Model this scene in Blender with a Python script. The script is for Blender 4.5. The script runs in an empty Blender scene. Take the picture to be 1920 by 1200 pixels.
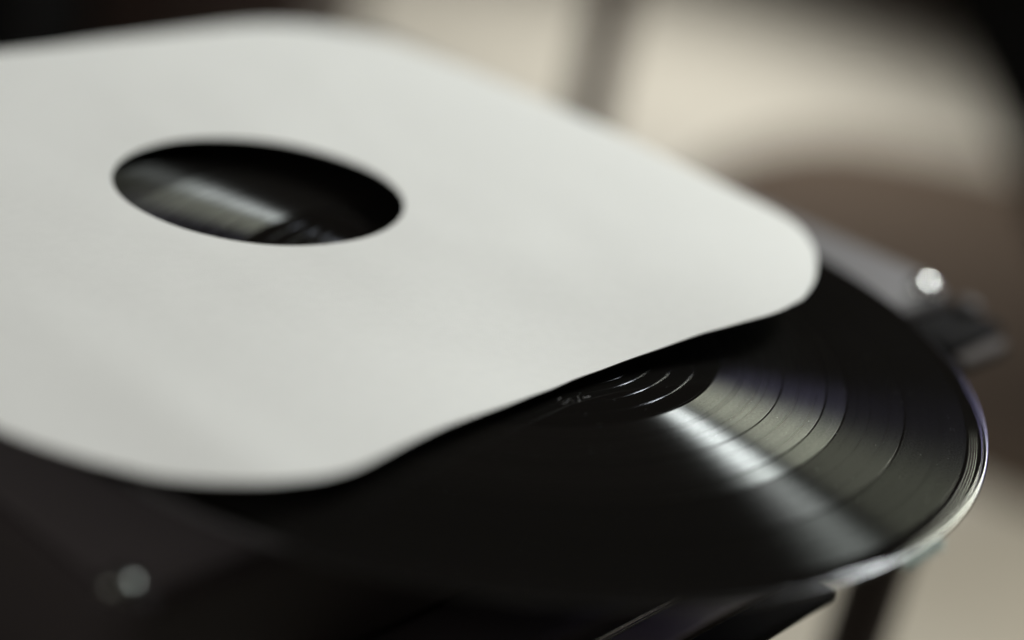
import bpy, bmesh, math, random
from mathutils import Matrix, Vector, noise
import numpy as np
random.seed(7)
MM = 0.001
ZR = 620.0            # height of the record surface above the floor, mm
sc = bpy.context.scene
C = bpy.context.scene.collection

def W(x, y, z):       # record-centred millimetres -> metres, floor at 0
    return Vector((x*MM, y*MM, (z+ZR)*MM))

# ------------------------------------------------------------------ camera
cd = bpy.data.cameras.new('camera'); cam = bpy.data.objects.new('camera', cd); C.objects.link(cam)
Rm = Matrix(((0.978685, -0.205368, 0.0), (0.082821, 0.394686, -0.915076), (0.187927, 0.895571, 0.403282))).to_4x4()
cam.matrix_world = Matrix.Translation(W(11.21, -457.71, 198.86)) @ Rm
cd.sensor_width = 36.0; cd.lens = 60.0
cd.clip_start = 0.01; cd.clip_end = 60
cd.dof.use_dof = True; cd.dof.focus_distance = 0.468; cd.dof.aperture_fstop = 2.05
sc.camera = cam

# ------------------------------------------------------------------ world and light
w = bpy.data.worlds.new('World'); sc.world = w; w.use_nodes = True
bg = w.node_tree.nodes['Background']; bg.inputs[0].default_value = (0.68, 0.56, 0.49, 1); bg.inputs[1].default_value = 0.06

def window_or_fill(name, az, h, z0, z1, width, radiance, col, spread=180):
    d = bpy.data.lights.new(name, 'AREA'); d.shape = 'RECTANGLE'
    hh = (z1-z0)
    d.size = width*MM; d.size_y = hh*MM
    d.energy = radiance*math.pi*d.size*d.size_y; d.color = col; d.spread = math.radians(spread)
    o = bpy.data.objects.new(name, d); C.objects.link(o)
    a = math.radians(az); p = W(h*math.cos(a), h*math.sin(a), (z0+z1)/2)
    o.location = p
    o.rotation_euler = Vector((math.cos(a), math.sin(a), 0)).to_track_quat('Z', 'Y').to_euler()
    return o
window_or_fill('window_light_top',    52, 1080,  805,  925, 330, 145, (0.93, 0.98, 1.0))
window_or_fill('window_light_middle', 52, 1080,  425,  715, 350, 27, (0.98, 1.0, 0.83))
window_or_fill('window_light_low',    52, 1080,  200,  375, 350, 6.5, (0.60, 0.56, 1.0))
window_or_fill('deck_fill_light', 228, 1500, 650, 1050, 900, 5.0, (1.0, 0.93, 0.90))  # fill added to lift the near-left deck, no visible source
window_or_fill('left_fill_light', 122, 1900, 600, 1500, 1100, 0.35, (0.95, 0.95, 1.0))  # dim fill added from the left for the deck, source unseen

def floor_light(name, loc, aim, sx, sy, energy, col, spread):
    d = bpy.data.lights.new(name, 'AREA'); d.shape = 'RECTANGLE'; d.size = sx; d.size_y = sy
    d.energy = energy; d.color = col; d.spread = math.radians(spread)
    o = bpy.data.objects.new(name, d); C.objects.link(o); o.location = W(*loc)
    o.rotation_euler = (o.location - W(*aim)).to_track_quat('Z', 'Y').to_euler()
floor_light('far_floor_fill', (700, 3000, 900), (60, 2420, -600), 0.9, 0.7, 10.2, (1.0, 0.98, 0.93), 78)  # fill added to brighten the far floor, no opening seen there
floor_light('side_floor_fill', (1500, 700, -60), (430, 830, -620), 0.6, 0.4, 4.5, (1.0, 0.96, 0.86), 80)  # low fill added for the near floor at right, source unseen

sc.view_settings.view_transform = 'Standard'; sc.view_settings.look = 'None'
sc.view_settings.exposure = 0.0; sc.view_settings.gamma = 1.0

# ------------------------------------------------------------------ materials
def mat(name, col, rough=0.5, metal=0.0, spec=0.5, bump=0.0, bscale=400, var=0.0, vscale=30, coat=0.0):
    m = bpy.data.materials.new(name); m.use_nodes = True; nt = m.node_tree; b = nt.nodes['Principled BSDF']
    b.inputs['Base Color'].default_value = (*col, 1); b.inputs['Roughness'].default_value = rough
    b.inputs['Metallic'].default_value = metal; b.inputs['Specular IOR Level'].default_value = spec
    b.inputs['Coat Weight'].default_value = coat
    tc = nt.nodes.new('ShaderNodeTexCoord')
    if var:
        n = nt.nodes.new('ShaderNodeTexNoise'); n.inputs['Scale'].default_value = vscale; n.inputs['Detail'].default_value = 5
        mx = nt.nodes.new('ShaderNodeMix'); mx.data_type = 'RGBA'
        mx.inputs[6].default_value = (*[c*(1-var) for c in col], 1); mx.inputs[7].default_value = (*[min(1, c*(1+var)) for c in col], 1)
        nt.links.new(tc.outputs['Object'], n.inputs['Vector']); nt.links.new(n.outputs['Fac'], mx.inputs[0])
        nt.links.new(mx.outputs[2], b.inputs['Base Color'])
    if bump:
        n = nt.nodes.new('ShaderNodeTexNoise'); n.inputs['Scale'].default_value = bscale; n.inputs['Detail'].default_value = 6
        bp = nt.nodes.new('ShaderNodeBump'); bp.inputs['Strength'].default_value = bump; bp.inputs['Distance'].default_value = 0.0004
        nt.links.new(tc.outputs['Object'], n.inputs['Vector']); nt.links.new(n.outputs['Fac'], bp.inputs['Height'])
        nt.links.new(bp.outputs['Normal'], b.inputs['Normal'])
    return m

M = {}
M['paper'] = mat('sleeve_paper', (0.83, 0.828, 0.797), 0.62, spec=0.3, bump=0.3, bscale=3600, var=0.03, vscale=300)
M['paper_in'] = mat('sleeve_inner_paper', (0.74, 0.80, 0.77), 0.6, bump=0.5, bscale=600, var=0.05, vscale=120)
M['vinyl'] = mat('black_vinyl', (0.006, 0.0055, 0.005), 0.06, spec=0.30)
M['rim'] = mat('vinyl_rim', (0.008, 0.008, 0.008), 0.15, spec=0.6, bump=0.05, bscale=500)
M['label'] = mat('label_paper', (0.10, 0.02, 0.015), 0.6)
M['deck'] = mat('deck_plastic', (0.10, 0.094, 0.104), 0.5, spec=0.3, bump=0.15, bscale=1500)
M['case'] = mat('case_plastic', (0.045, 0.040, 0.040), 0.65, spec=0.2)
M['dark'] = mat('dark_plastic', (0.005, 0.0045, 0.0045), 0.9, spec=0.06)
M['lit_top'] = mat('lit_deck_plastic', (0.115, 0.108, 0.110), 0.6, spec=0.1, bump=0.1, bscale=1500)
M['handle'] = mat('handle_plastic', (0.20, 0.18, 0.175), 0.6, spec=0.2)
M['chrome'] = mat('polished_metal', (0.82, 0.84, 0.82), 0.16, metal=1.0)
M['dim_glint'] = mat('dim_glint_metal', (0.22, 0.23, 0.21), 0.30, metal=1.0)  # duller metal, so the left corner glint comes out dimmer
M['grey'] = mat('grey_plastic', (0.07, 0.060, 0.056), 0.8, spec=0.1)
M['etch'] = mat('scratched_vinyl', (0.12, 0.115, 0.11), 0.5)
M['lint'] = mat('white_lint', (0.85, 0.9, 0.87), 0.6)
M['floor'] = mat('beige_floor', (0.50, 0.475, 0.41), 0.55, var=0.08, vscale=3)
M['shade_patch'] = mat('brown_floor_shade', (0.080, 0.055, 0.036), 0.95, var=0.2, vscale=60, bump=0.6, bscale=200)
M['wall'] = mat('dark_wall', (0.07, 0.048, 0.04), 0.8, var=0.1, vscale=4)
M['blackcloth'] = mat('black_cloth', (0.004, 0.004, 0.004), 0.95, spec=0.05)
M['wood'] = mat('dark_wood', (0.035, 0.02, 0.016), 0.5, var=0.2, vscale=12)
M['post'] = mat('greyish_post', (0.06, 0.040, 0.032), 0.5)
M['stool'] = mat('stool_black', (0.05, 0.038, 0.034), 0.6, spec=0.2)

nt = M['lint'].node_tree; pb = nt.nodes['Principled BSDF']; tl = nt.nodes.new('ShaderNodeBsdfTranslucent'); tl.inputs[0].default_value = (0.9, 0.97, 0.94, 1)
mxs = nt.nodes.new('ShaderNodeMixShader'); mxs.inputs[0].default_value = 0.6
nt.links.new(pb.outputs[0], mxs.inputs[1]); nt.links.new(tl.outputs[0], mxs.inputs[2]); nt.links.new(mxs.outputs[0], nt.nodes['Material Output'].inputs[0])

def groove_mat(name, tint, a, r, seed):
    m = bpy.data.materials.new(name); m.use_nodes = True; nt = m.node_tree; N = nt.nodes; L = nt.links
    b = N['Principled BSDF']; b.inputs['Base Color'].default_value = (0.006, 0.0055, 0.005, 1)
    b.inputs['Roughness'].default_value = 0.09; b.inputs['Specular IOR Level'].default_value = 0.05
    tg = N.new('ShaderNodeTangent'); tg.direction_type = 'RADIAL'; tg.axis = 'Z'
    g = N.new('ShaderNodeBsdfAnisotropic'); g.distribution = 'GGX'
    g.inputs['Roughness'].default_value = r; g.inputs['Anisotropy'].default_value = a
    L.new(tg.outputs[0], g.inputs['Tangent'])
    # ring-to-ring variation: noise looked up by radius, as music cut into the grooves varies
    tc = N.new('ShaderNodeTexCoord'); sx = N.new('ShaderNodeSeparateXYZ'); L.new(tc.outputs['Object'], sx.inputs[0])
    cx = N.new('ShaderNodeCombineXYZ'); L.new(sx.outputs[0], cx.inputs[0]); L.new(sx.outputs[1], cx.inputs[1])
    ln = N.new('ShaderNodeVectorMath'); ln.operation = 'LENGTH'; L.new(cx.outputs[0], ln.inputs[0])
    def ring(scale, det):
        n = N.new('ShaderNodeTexNoise'); n.noise_dimensions = '1D'; n.inputs['Scale'].default_value = scale; n.inputs['Detail'].default_value = det
        ad = N.new('ShaderNodeMath'); ad.operation = 'ADD'; ad.inputs[1].default_value = seed
        L.new(ln.outputs['Value'], ad.inputs[0]); L.new(ad.outputs[0], n.inputs['W']); return n.outputs['Fac']
    r1 = ring(420, 3); r2 = ring(5500, 2)
    # fine granular sparkle along the grooves
    n3 = N.new('ShaderNodeTexNoise'); n3.inputs['Scale'].default_value = 1700; n3.inputs['Detail'].default_value = 2; L.new(tc.outputs['Object'], n3.inputs['Vector'])
    def mr(src, lo, hi, a0=0.3, a1=0.7):
        q = N.new('ShaderNodeMapRange'); L.new(src, q.inputs[0]); q.inputs[1].default_value = a0; q.inputs[2].default_value = a1
        q.inputs[3].default_value = lo; q.inputs[4].default_value = hi; return q.outputs[0]
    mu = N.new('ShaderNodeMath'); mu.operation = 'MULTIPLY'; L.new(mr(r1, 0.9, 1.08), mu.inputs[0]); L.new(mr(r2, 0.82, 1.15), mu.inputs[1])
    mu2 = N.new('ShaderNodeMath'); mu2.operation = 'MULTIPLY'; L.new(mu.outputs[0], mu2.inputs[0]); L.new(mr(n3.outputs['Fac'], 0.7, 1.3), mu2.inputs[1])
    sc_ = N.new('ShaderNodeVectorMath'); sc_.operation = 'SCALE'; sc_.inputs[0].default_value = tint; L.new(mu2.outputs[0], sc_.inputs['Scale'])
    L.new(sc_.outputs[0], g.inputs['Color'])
    L.new(mr(r1, r*0.97, r*1.04), g.inputs['Roughness'])
    ad = N.new('ShaderNodeAddShader'); L.new(b.outputs[0], ad.inputs[0]); L.new(g.outputs[0], ad.inputs[1])
    L.new(ad.outputs[0], N['Material Output'].inputs['Surface'])
    return m

# ------------------------------------------------------------------ mesh helpers
def link(name, verts, faces, m, parent=None, smooth=True):
    me = bpy.data.meshes.new(name); me.from_pydata([tuple(v) for v in verts], [], faces); me.update()
    if smooth: me.polygons.foreach_set('use_smooth', [True]*len(me.polygons))
    me.materials.append(m)
    o = bpy.data.objects.new(name, me); C.objects.link(o)
    if parent: o.parent = parent
    return o

def tag(o, label=None, cat=None, group=None, kind=None):
    if label: o['label'] = label
    if cat: o['category'] = cat
    if group: o['group'] = group
    if kind: o['kind'] = kind
    return o

def empty(name, loc):
    o = bpy.data.objects.new(name, None); C.objects.link(o); o.location = loc; o.empty_display_size = 0.02
    return o

def lathe(name, prof, m, parent=None, seg=256, closed=False):   # prof: (r, z) mm, local to record centre
    vs, fs = [], []
    n = len(prof)
    for i in range(seg):
        a = 2*math.pi*i/seg; c, s = math.cos(a), math.sin(a)
        for r, z in prof: vs.append((r*c*MM, r*s*MM, z*MM))
    for i in range(seg):
        j = (i+1) % seg
        for k in range(n if closed else n-1):
            k2 = (k+1) % n
            fs.append((i*n+k, j*n+k, j*n+k2, i*n+k2))
    return link(name, vs, fs, m, parent)

def rbox(name, lo, hi, m, parent=None, bevel=2.0, seg=4, corner=0.0):  # box in local mm, optional rounded vertical edges
    bm = bmesh.new(); bmesh.ops.create_cube(bm, size=1)
    for v in bm.verts:
        for k in range(3): v.co[k] = (lo[k] + (v.co[k]+0.5)*(hi[k]-lo[k]))*MM
    if corner:
        es = [e for e in bm.edges if abs(e.verts[0].co.z-e.verts[1].co.z) > 1e-6]
        bmesh.ops.bevel(bm, geom=es, offset=corner*MM, segments=10, profile=0.5, affect='EDGES')
    if bevel:
        zt = max(v.co.z for v in bm.verts); zb = min(v.co.z for v in bm.verts)
        if corner: es = [e for e in bm.edges if abs(e.verts[0].co.z-e.verts[1].co.z) < 1e-7 and (abs(e.verts[0].co.z-zt) < 1e-7 or abs(e.verts[0].co.z-zb) < 1e-7)]
        else: es = list(bm.edges)
        bmesh.ops.bevel(bm, geom=es, offset=bevel*MM, segments=seg, profile=0.5, affect='EDGES')
    me = bpy.data.meshes.new(name); bm.to_mesh(me); bm.free(); me.materials.append(m)
    me.polygons.foreach_set('use_smooth', [True]*len(me.polygons)); me.set_sharp_from_angle(angle=math.radians(35))
    o = bpy.data.objects.new(name, me); C.objects.link(o)
    if parent: o.parent = parent
    return o

def tube_geo(vs, fs, pts, r, seg=8):
    base = len(vs); n = len(pts)
    for i, p in enumerate(pts):
        p = Vector(p); t = (Vector(pts[min(i+1, n-1)])-Vector(pts[max(i-1, 0)])).normalized()
        a = t.orthogonal().normalized(); b = t.cross(a)
        rr = r[i] if isinstance(r, (list, tuple)) else r
        for k in range(seg):
            th = 2*math.pi*k/seg; vs.append(tuple((p+a*rr*math.cos(th)+b*rr*math.sin(th))*MM))
    for i in range(n-1):
        for k in range(seg):
            k2 = (k+1) % seg; fs.append((base+i*seg+k, base+i*seg+k2, base+(i+1)*seg+k2, base+(i+1)*seg+k))
    fs.append(tuple(base+k for k in reversed(range(seg)))); fs.append(tuple(base+(n-1)*seg+k for k in range(seg)))

def tube(name, pts, r, m, parent=None, seg=12):
    vs, fs = [], []; tube_geo(vs, fs, pts, r, seg); o = link(name, vs, fs, m, parent)
    o.data.set_sharp_from_angle(angle=math.radians(50)); return o

def dome(name, r, squash, m, parent, loc):
    bm = bmesh.new(); bmesh.ops.create_uvsphere(bm, u_segments=32, v_segments=20, radius=r*MM)
    for v in bm.verts: v.co.z *= squash
    me = bpy.data.meshes.new(name); bm.to_mesh(me); bm.free(); me.materials.append(m)
    me.polygons.foreach_set('use_smooth', [True]*len(me.polygons))
    o = bpy.data.objects.new(name, me); C.objects.link(o); o.parent = parent; o.location = tuple(c*MM for c in loc)
    return o

# ------------------------------------------------------------------ the setting
o = link('floor', [(-8, -6, 0), (8, -6, 0), (8, 9, 0), (-8, 9, 0)], [(0, 1, 2, 3)], M['floor'], smooth=False)
tag(o, kind='structure')
o = link('back_wall', [(-7, 3.75, 0.0), (7, 3.75, 0.0), (7, 3.75, 3.0), (-7, 3.75, 3.0), (-7, 3.9, 0.0), (7, 3.9, 0.0), (7, 3.9, 3.0), (-7, 3.9, 3.0)],
         [(0, 1, 2, 3), (5, 4, 7, 6), (3, 2, 6, 7), (1, 5, 6, 2), (4, 0, 3, 7), (4, 5, 1, 0)], M['wall'], smooth=False)
tag(o, kind='structure')

# brown patch put in for the shade on the floor
shade_patch = empty('shade_patch', (0, 0, 0))
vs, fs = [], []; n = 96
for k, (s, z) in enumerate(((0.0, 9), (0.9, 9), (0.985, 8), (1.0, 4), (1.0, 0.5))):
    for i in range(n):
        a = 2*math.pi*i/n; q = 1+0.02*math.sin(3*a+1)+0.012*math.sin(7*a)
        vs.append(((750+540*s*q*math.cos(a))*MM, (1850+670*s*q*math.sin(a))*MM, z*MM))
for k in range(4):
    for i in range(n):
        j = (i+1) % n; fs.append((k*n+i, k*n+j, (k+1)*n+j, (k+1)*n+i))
bpy.data.objects.remove(shade_patch)
shade_patch = link('shade_patch', vs, fs, M['shade_patch']); tag(shade_patch, 'round dark brown patch put in for the shade on the beige floor', 'shade_patch')

# black lounge chair at the right edge, its back leaning over the brown floor patch
ac = empty('lounge_chair', W(900, 1300, -ZR)); tag(ac, 'black upholstered lounge chair with its back leaning in at the upper right edge', 'lounge chair')
rbox('seat', (-230, -150, 180), (330, 150, 330), M['blackcloth'], ac, 25)
prof2 = [(-280, 190), (-395, 335), (-460, 415), (-525, 480), (-580, 530), (-500, 590), (-350, 520), (-200, 330), (-190, 190)]
vs = [(x*MM, -130*MM, z*MM) for x, z in prof2] + [(x*MM, 130*MM, z*MM) for x, z in prof2]; n = len(prof2)
fs = [tuple(range(n)), tuple(reversed(range(n, 2*n)))] + [((i+1) % n, i, n+i, n+(i+1) % n) for i in range(n)]
o = link('backrest', vs, fs, M['blackcloth'], ac, smooth=False)
md = o.modifiers.new('soft', 'BEVEL'); md.width = 0.02; md.segments = 3
for x in (-180, 290):
    for y in (-120, 120): tube('leg', [(x, y, 0), (x, y, 200)], [12, 18], M['wood'], ac)

# dark cabinet far left
cb = empty('cabinet', W(-520, 1500, -ZR)); tag(cb, 'dark brown wooden cabinet behind the sleeve at the upper left', 'cabinet')
rbox('body', (-380, -220, 60), (260, 220, 560), M['wood'], cb, 4)
rbox('top', (-392, -232, 560.5), (272, 232, 585), M['wood'], cb, 3)
for x0 in (-375, -58): 
    dr = rbox('door', (x0, -236, 70), (x0+310, -221, 550), M['wood'], cb, 3)
    tube('handle', [(x0+(290 if x0 < -100 else 20), -244, 290), (x0+(290 if x0 < -100 else 20), -244, 350)], 4, M['post'], dr)
for x in (-350, 230):
    for y in (-190, 190): tube('leg', [(x, y, 0), (x, y, 62)], [10, 15], M['wood'], cb)

# black loudspeaker at the far upper-left corner
sp = empty('loudspeaker', W(-545, 985, -ZR)); tag(sp, 'black boxy loudspeaker in the far upper left corner', 'loudspeaker')
rbox('body', (-110, -90, 0), (110, 120, 560), M['blackcloth'], sp, 6)
rbox('grille', (-98, -98, 20), (98, -91, 540), M['blackcloth'], sp, 3)

# pedestal table: its post stands upright in the bright background
pt = empty('pedestal_table', W(41, 1030, -ZR)); tag(pt, 'small pedestal table with one upright grey brown post in the bright background', 'table')
tube('post', [(0, 0, 10), (0, 0, 668)], 20, M['post'], pt, 24)
lathe('base', [(0.01, 0), (150, 0), (150, 8), (140, 14), (30, 20), (0.01, 20)], M['post'], pt, 48)
lathe('tabletop', [(0.01, 668), (158, 668), (160, 672), (160, 684), (157, 688), (0.01, 688)], M['wood'], pt, 64)

# ------------------------------------------------------------------ the stool under the player and the player
AZ = math.radians(53.3)     # direction of the player's front edge (u); its outward normal is n
def frame(name, z):               # empty whose local x runs along u and local -y points out of the front (n)
    e = empty(name, W(0, 0, z)); e.rotation_euler = (0, 0, AZ); return e

st = frame('stool', -ZR); tag(st, 'black four legged stool carrying the record player, one leg seen at lower right', 'stool')
H = ZR-74
rbox('seat', (-190, -42, H-14), (282, 240, H), M['stool'], st, 4, 3, 18)
for x in (-170, 274):
    for y in (-34.4, 222):
        lg = tube('leg', [(x, y, 12), (x, y, H-14)], 14, M['stool'], st, 20)
        tube('foot_cap', [(x, y, 0), (x, y, 16)], 16, M['dark'], lg, 16)
for y in (-34.4, 222): tube('crossbar', [(-170, y, 120), (274, y, 120)], 6, M['stool'], st)
for x in (-170, 274): tube('crossbar', [(x, -34.4, 160), (x, 222, 160)], 6, M['stool'], st)

pl = frame('record_player', 0); tag(pl, 'portable dark grey record player with rounded corners under the black record', 'record player')
# local coords: x = u, y = -n
dk = rbox('deck', (-167, -57, -50), (206, 250, -12), M['case'], pl, 4, 6, 12)
lit_top = rbox('lit_deck_top', (-163.5, -53.5, -12.2), (202.5, 246, -10.8), M['lit_top'], pl, 0.6, 2, 10)  # lighter part added on the deck: its lit top put into colour
dk['label'] = 'dark grey upper deck with rounded corners'
lip = rbox('case_base', (-110, -83.5, -68), (150, 244, -50.5), M['case'], pl, 5, 6, 10)
tube('trim_strip', [(-96, -84.1, -57.5), (140, -84.1, -57.5)], 0.9, M['chrome'], pl)
rbox('carrying_handle', (-60, -97, -63), (62, -85, -57), M['handle'], pl, 2)
rbox('front_ledge', (-60, -109, -64), (59, -97.5, -58), M['dark'], pl, 2.5)
for x, y in ((-95, -30), (135, -30), (-95, 220), (135, 220)):
    tube('foot', [(x, y, -74), (x, y, -68)], 9, M['dark'], pl, 16)
# small domes added at the deck corners to make the glints there
dome('glint_dome', 5.2, 0.8, M['chrome'], pl, (190, -50, -11.2))
dome('glint_dome', 4.4, 0.6, M['dim_glint'], pl, (-161, -47.5, -11.4))
# switch block and its bar beyond the right-hand corner
sw = rbox('switch_block', (166, -77, -32), (210, -48.5, -18), M['dark'], pl, 3)
rbox('latch_bar', (160, -86, -24), (195, -79.5, -18), M['grey'], pl, 2.2)
dome('button', 5, 0.5, M['case'], sw, (206, -62, -16.5))
# platter hub carrying the record
lathe('platter', [(3, -12), (46, -12), (46, -4), (44.5, -1.7), (3, -1.7)], M['dark'], pl, 96)
lathe('spindle', [(0.01, 8.0), (1.6, 7.6), (3.2, 6), (3.4, 4), (3.4, -12)], M['chrome'], pl, 32)

# ------------------------------------------------------------------ the record
rec = empty('vinyl_record', W(0, 0, 0)); tag(rec, 'black vinyl record on the player, half covered by the white sleeve', 'record')
prof = [(3.6, -1.6), (3.6, -0.1), (3.8, 0.0), (46.0, 0.0)]
prof += [(72.0, 0.0), (72.2, -0.05), (72.8, -0.08), (144.9, -0.08)]
for r in (145.6, 146.3, 147.0, 147.6):
    prof += [(r-0.1, -0.08), (r, -0.088), (r+0.1, -0.08)]
prof += [(148.9, -0.08), (149.0, -0.1)]
disc = lathe('disc', prof, M['vinyl'], rec, 512); disc.data.set_sharp_from_angle(angle=math.radians(5))
rp = [(148.95, -0.12), (149.25, -0.3)]
for k in range(13):
    a = math.pi*(1-k/12*1.5); rp.append((150.1+0.85*math.cos(a), -0.65+0.70*math.sin(a)))
rp += [(149.5, -1.5), (147.5, -1.6), (4, -1.6)]
rim = lathe('rim', rp, M['rim'], rec, 512)
ro = groove_mat('run_out_vinyl', (0.028, 0.029, 0.032), 0.86, 0.26, 40)
for r in (51.4, 52.7, 56.0, 61.0, 66.7): lathe('run_out_groove', [(r-0.2, -0.01), (r-0.15, 0.02), (r, 0.03), (r+0.15, 0.02), (r+0.2, -0.01)], ro, rec, 256)
lab = lathe('label', [(3.7, 0.05), (45.6, 0.05), (45.8, 0.0)], M['label'], rec, 96)
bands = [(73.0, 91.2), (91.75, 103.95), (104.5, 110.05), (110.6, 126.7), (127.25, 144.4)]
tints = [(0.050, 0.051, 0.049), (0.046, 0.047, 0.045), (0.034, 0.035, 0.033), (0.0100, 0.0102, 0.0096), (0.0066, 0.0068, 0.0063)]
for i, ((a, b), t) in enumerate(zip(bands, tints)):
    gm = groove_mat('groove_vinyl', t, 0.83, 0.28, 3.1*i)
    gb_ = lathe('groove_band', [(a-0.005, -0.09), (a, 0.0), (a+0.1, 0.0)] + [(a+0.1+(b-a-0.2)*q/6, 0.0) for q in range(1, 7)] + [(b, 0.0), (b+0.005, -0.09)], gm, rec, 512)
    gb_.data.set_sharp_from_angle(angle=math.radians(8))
# hand-scratched letters in the run-out area
strokes = [[[28.23, -49.8], [27.62, -51.0], [27.29, -52.36], [27.74, -53.06], [28.67, -52.92], [29.87, -52.66]], [[29.46, -52.55], [30.04, -50.77], [30.65, -49.42], [31.22, -49.92], [31.48, -51.15]], [[32.56, -46.84], [32.75, -47.98], [33.24, -49.58], [32.47, -50.6]], [[33.69, -47.54], [34.47, -46.86], [35.92, -45.57]], [[34.18, -46.39], [34.37, -48.13]]]
vs, fs = [], []
for s in strokes:
    tube_geo(vs, fs, [(x, y, 0.0) for x, y in s], 0.085, 5)
link('etched_letters', vs, fs, M['etch'], rec)

# ------------------------------------------------------------------ the paper sleeve
HX, HY, HZ, GA, GB, TH = -72.366, 40.721, 8.066, 0.03224, 0.01544, 0.88368
slv = empty('paper_sleeve', W(HX, HY, HZ)); tag(slv, 'white paper record sleeve with a round centre hole lying over the record', 'record sleeve')
slv.rotation_euler = (0, 0, TH)
ga = GA*math.cos(TH)+GB*math.sin(TH); gb = -GA*math.sin(TH)+GB*math.cos(TH)
MEAS = [[-140.0, -111.6], [-135.2, -119.2], [-130.3, -126.6], [-124.5, -132.7], [-118.1, -137.9], [-110.9, -142.4], [-102.2, -145.1], [-96.3, -145.9], [-90.9, -146.0], [-83.6, -145.1], [-72.2, -143.0], [-55.8, -140.3], [-42.2, -138.8], [-30.6, -137.7], [-19.6, -136.3], [-12.4, -135.6], [-0.9, -134.3], [10.0, -134.3], [23.0, -134.4], [35.7, -135.2], [49.9, -136.4], [59.7, -138.0], [68.2, -139.2], [76.8, -140.5], [83.8, -140.7], [90.0, -140.1], [94.8, -139.8], [102.6, -137.1], [110.6, -133.4], [120.2, -127.4], [132.2, -118.3], [141.8, -107.6], [146.3, -98.4], [148.1, -89.7], [149.2, -77.2], [150.6, -52.1], [154.3, -10.5], [153.4, 30.3], [152.1, 58.5], [150.9, 72.6], [146.4, 99.4], [142.0, 110.9], [131.7, 125.6], [121.5, 133.7], [108.9, 138.8], [97.0, 140.7], [83.9, 140.8], [58.0, 139.9], [33.5, 139.0], [10.3, 138.2], [-11.4, 138.0], [-70, 138], [-105, 134], [-130, 120], [-146, 96], [-153, 55], [-153.5, 0], [-152.5, -50], [-149.5, -85], [-146.5, -98]]
def catmull(P, m=6):
    out = []; n = len(P)
    for i in range(n):
        p0, p1, p2, p3 = (Vector(P[(i+k-1) % n]) for k in range(4))
        for k in range(m):
            t = k/m; out.append(tuple(0.5*((2*p1)+(p2-p0)*t+(2*p0-5*p1+4*p2-p3)*t*t+(3*p1-p0-3*p2+p3)*t**3)))
    return out
OUT = catmull(MEAS)
oang = np.unwrap(np.array([math.atan2(y, x) for x, y in OUT])); orad = np.array([math.hypot(x, y) for x, y in OUT])
idx = np.argsort(oang % (2*math.pi)); oa = (oang % (2*math.pi))[idx]; orr = orad[idx]
oa = np.concatenate([oa-2*math.pi, oa, oa+2*math.pi]); orr = np.concatenate([orr]*3)
def edge_r(th):
    r = float(np.interp(th % (2*math.pi), oa, orr))
    x, y = r*math.cos(th), r*math.sin(th)
    r *= 1+0.0006*math.sin(11*th)+0.0005*math.sin(23*th+1)
    return r
def hole_r(th):
    w_ = th+TH
    return 43.37+1.05*math.cos(2*w_)+0.34*math.sin(2*w_)-0.94*math.cos(w_)-6.29*math.sin(w_)
def sheet_z(x, y, lift):
    z = ga*x + gb*y
    t = min(1.0, max(0.0, (-y-50)/90)); z -= 6.0*math.exp(-((x-8)/62)**2)*t*t*(3-2*t)   # the near edge droops onto the record
    d = max(0.0, -x-140+max(0, y-20)*0.5)                         # the far-left corner sags off the record
    z -= 0.0002*d*d
    q = 1-0.75*min(1.0, max(abs(x), abs(y))/141)**2
    z += q*1.1*noise.noise(Vector((x*0.014, y*0.014, 3.3)))+q*0.3*noise.noise(Vector((x*0.04, y*0.04, 8.1)))
    z += 1.0*math.exp(-((x+110)/14)**2)*max(0, -y/150)           # soft crease near the left
    return z + lift
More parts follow.
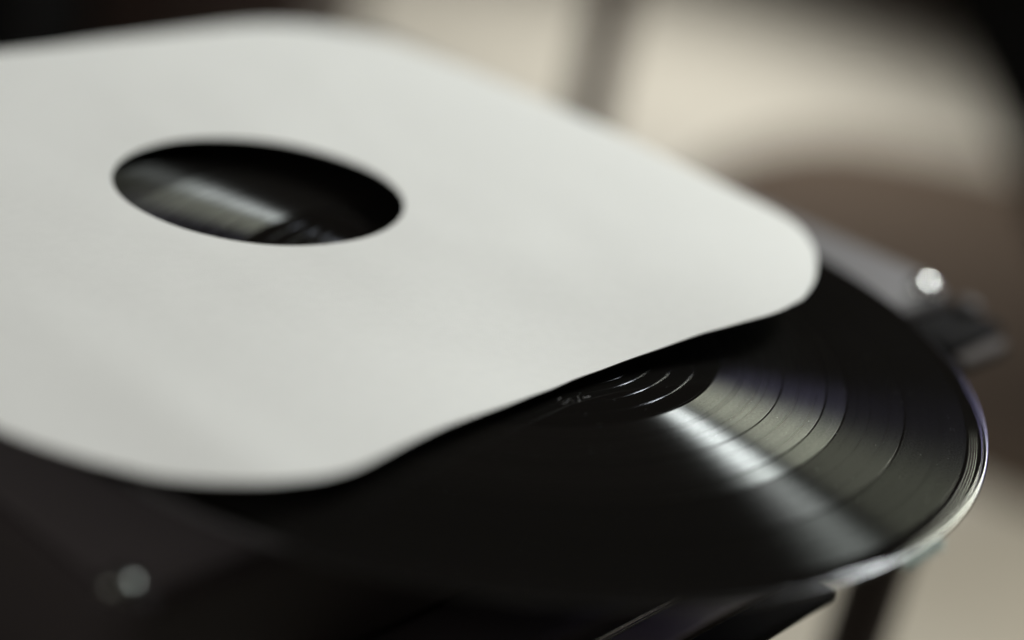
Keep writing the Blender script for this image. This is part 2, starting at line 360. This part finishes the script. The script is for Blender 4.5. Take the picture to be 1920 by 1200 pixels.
def sheet(name, lift, rin, m, parent, thick=0.28, rout=1.0, nr=44, na=360):
    vs, fs = [], []; n = nr+1
    for side in (0, 1):
        for i in range(na):
            th = 2*math.pi*i/na; a = rin(th); b = edge_r(th)*rout
            for k in range(n):
                t = k/nr; r = a+(b-a)*t; x, y = r*math.cos(th), r*math.sin(th)
                vs.append((x*MM, y*MM, (sheet_z(x, y, lift)-side*thick)*MM))
    B = na*n
    for i in range(na):
        j = (i+1) % na
        for k in range(nr):
            fs.append((i*n+k, i*n+k+1, j*n+k+1, j*n+k)); fs.append((B+i*n+k, B+j*n+k, B+j*n+k+1, B+i*n+k+1))
    for k, flip in ((0, 0), (nr, 1)):                           # the cut edges have their own vertices, so the paper stays crisp
        base = len(vs)
        for i in range(na): vs.append(vs[i*n+k]); vs.append(vs[B+i*n+k])
        for i in range(na):
            j = (i+1) % na; q = (base+2*i, base+2*j, base+2*j+1, base+2*i+1)
            fs.append(q if not flip else tuple(reversed(q)))
    return link(name, vs, fs, m, parent)
front = sheet('front_sheet', 0, hole_r, M['paper'], slv)
back = sheet('back_sheet', -0.6, lambda th: hole_r(th)+2.5, M['paper_in'], slv, 0.25, 0.985, 40, 360)

# ------------------------------------------------------------------ lint caught on the rim
vs, fs = [], []
for i in range(420):
    t = random.random()
    if 0.25 < t < 0.55 and random.random() < 0.45: t = random.choice((0.08, 0.85))+random.gauss(0, 0.05)
    a = math.radians(-40.8+7.0*t+random.gauss(0, 0.15)); r = 150.9+abs(random.gauss(0, 0.9))
    p = Vector((r*math.cos(a), r*math.sin(a), -0.9+random.random()*1.4)); pts = [p]
    dirn = Vector((math.cos(a-0.9), math.sin(a-0.9), -0.4)).normalized()
    for k in range(5):
        dirn = (dirn+Vector((random.gauss(0, .4), random.gauss(0, .4), random.gauss(0, .35)))).normalized()
        p = p+dirn*random.uniform(0.2, 0.55); pts.append(p.copy())
    tube_geo(vs, fs, [q+Vector((0, 0, ZR)) for q in pts], random.uniform(0.05, 0.13), 4)
o = link('lint', vs, fs, M['lint']); tag(o, 'tuft of white lint caught on the lit lower right rim of the record', 'lint')

# dust specks scattered over the record
vs, fs = [], []
for i in range(240):
    r = math.sqrt(random.uniform(45**2, 148**2)); a = random.uniform(-math.pi*0.62, 0.3)
    x, y = r*math.cos(a), r*math.sin(a); s = random.uniform(0.03, 0.10)
    b = len(vs)
    for dx, dy, dz in ((-1, 0, 0), (0.3, -1, 0), (1, 0.2, 0), (0, 1, 0), (0, 0, 1.0)):
        vs.append(((x+dx*s)*MM, (y+dy*s)*MM, (ZR+0.01+dz*s)*MM))
    fs += [(b, b+1, b+4), (b+1, b+2, b+4), (b+2, b+3, b+4), (b+3, b, b+4)]
o = link('dust', vs, fs, M['lint'], smooth=False); tag(o, 'fine pale dust specks on the record surface', 'dust', kind='stuff')
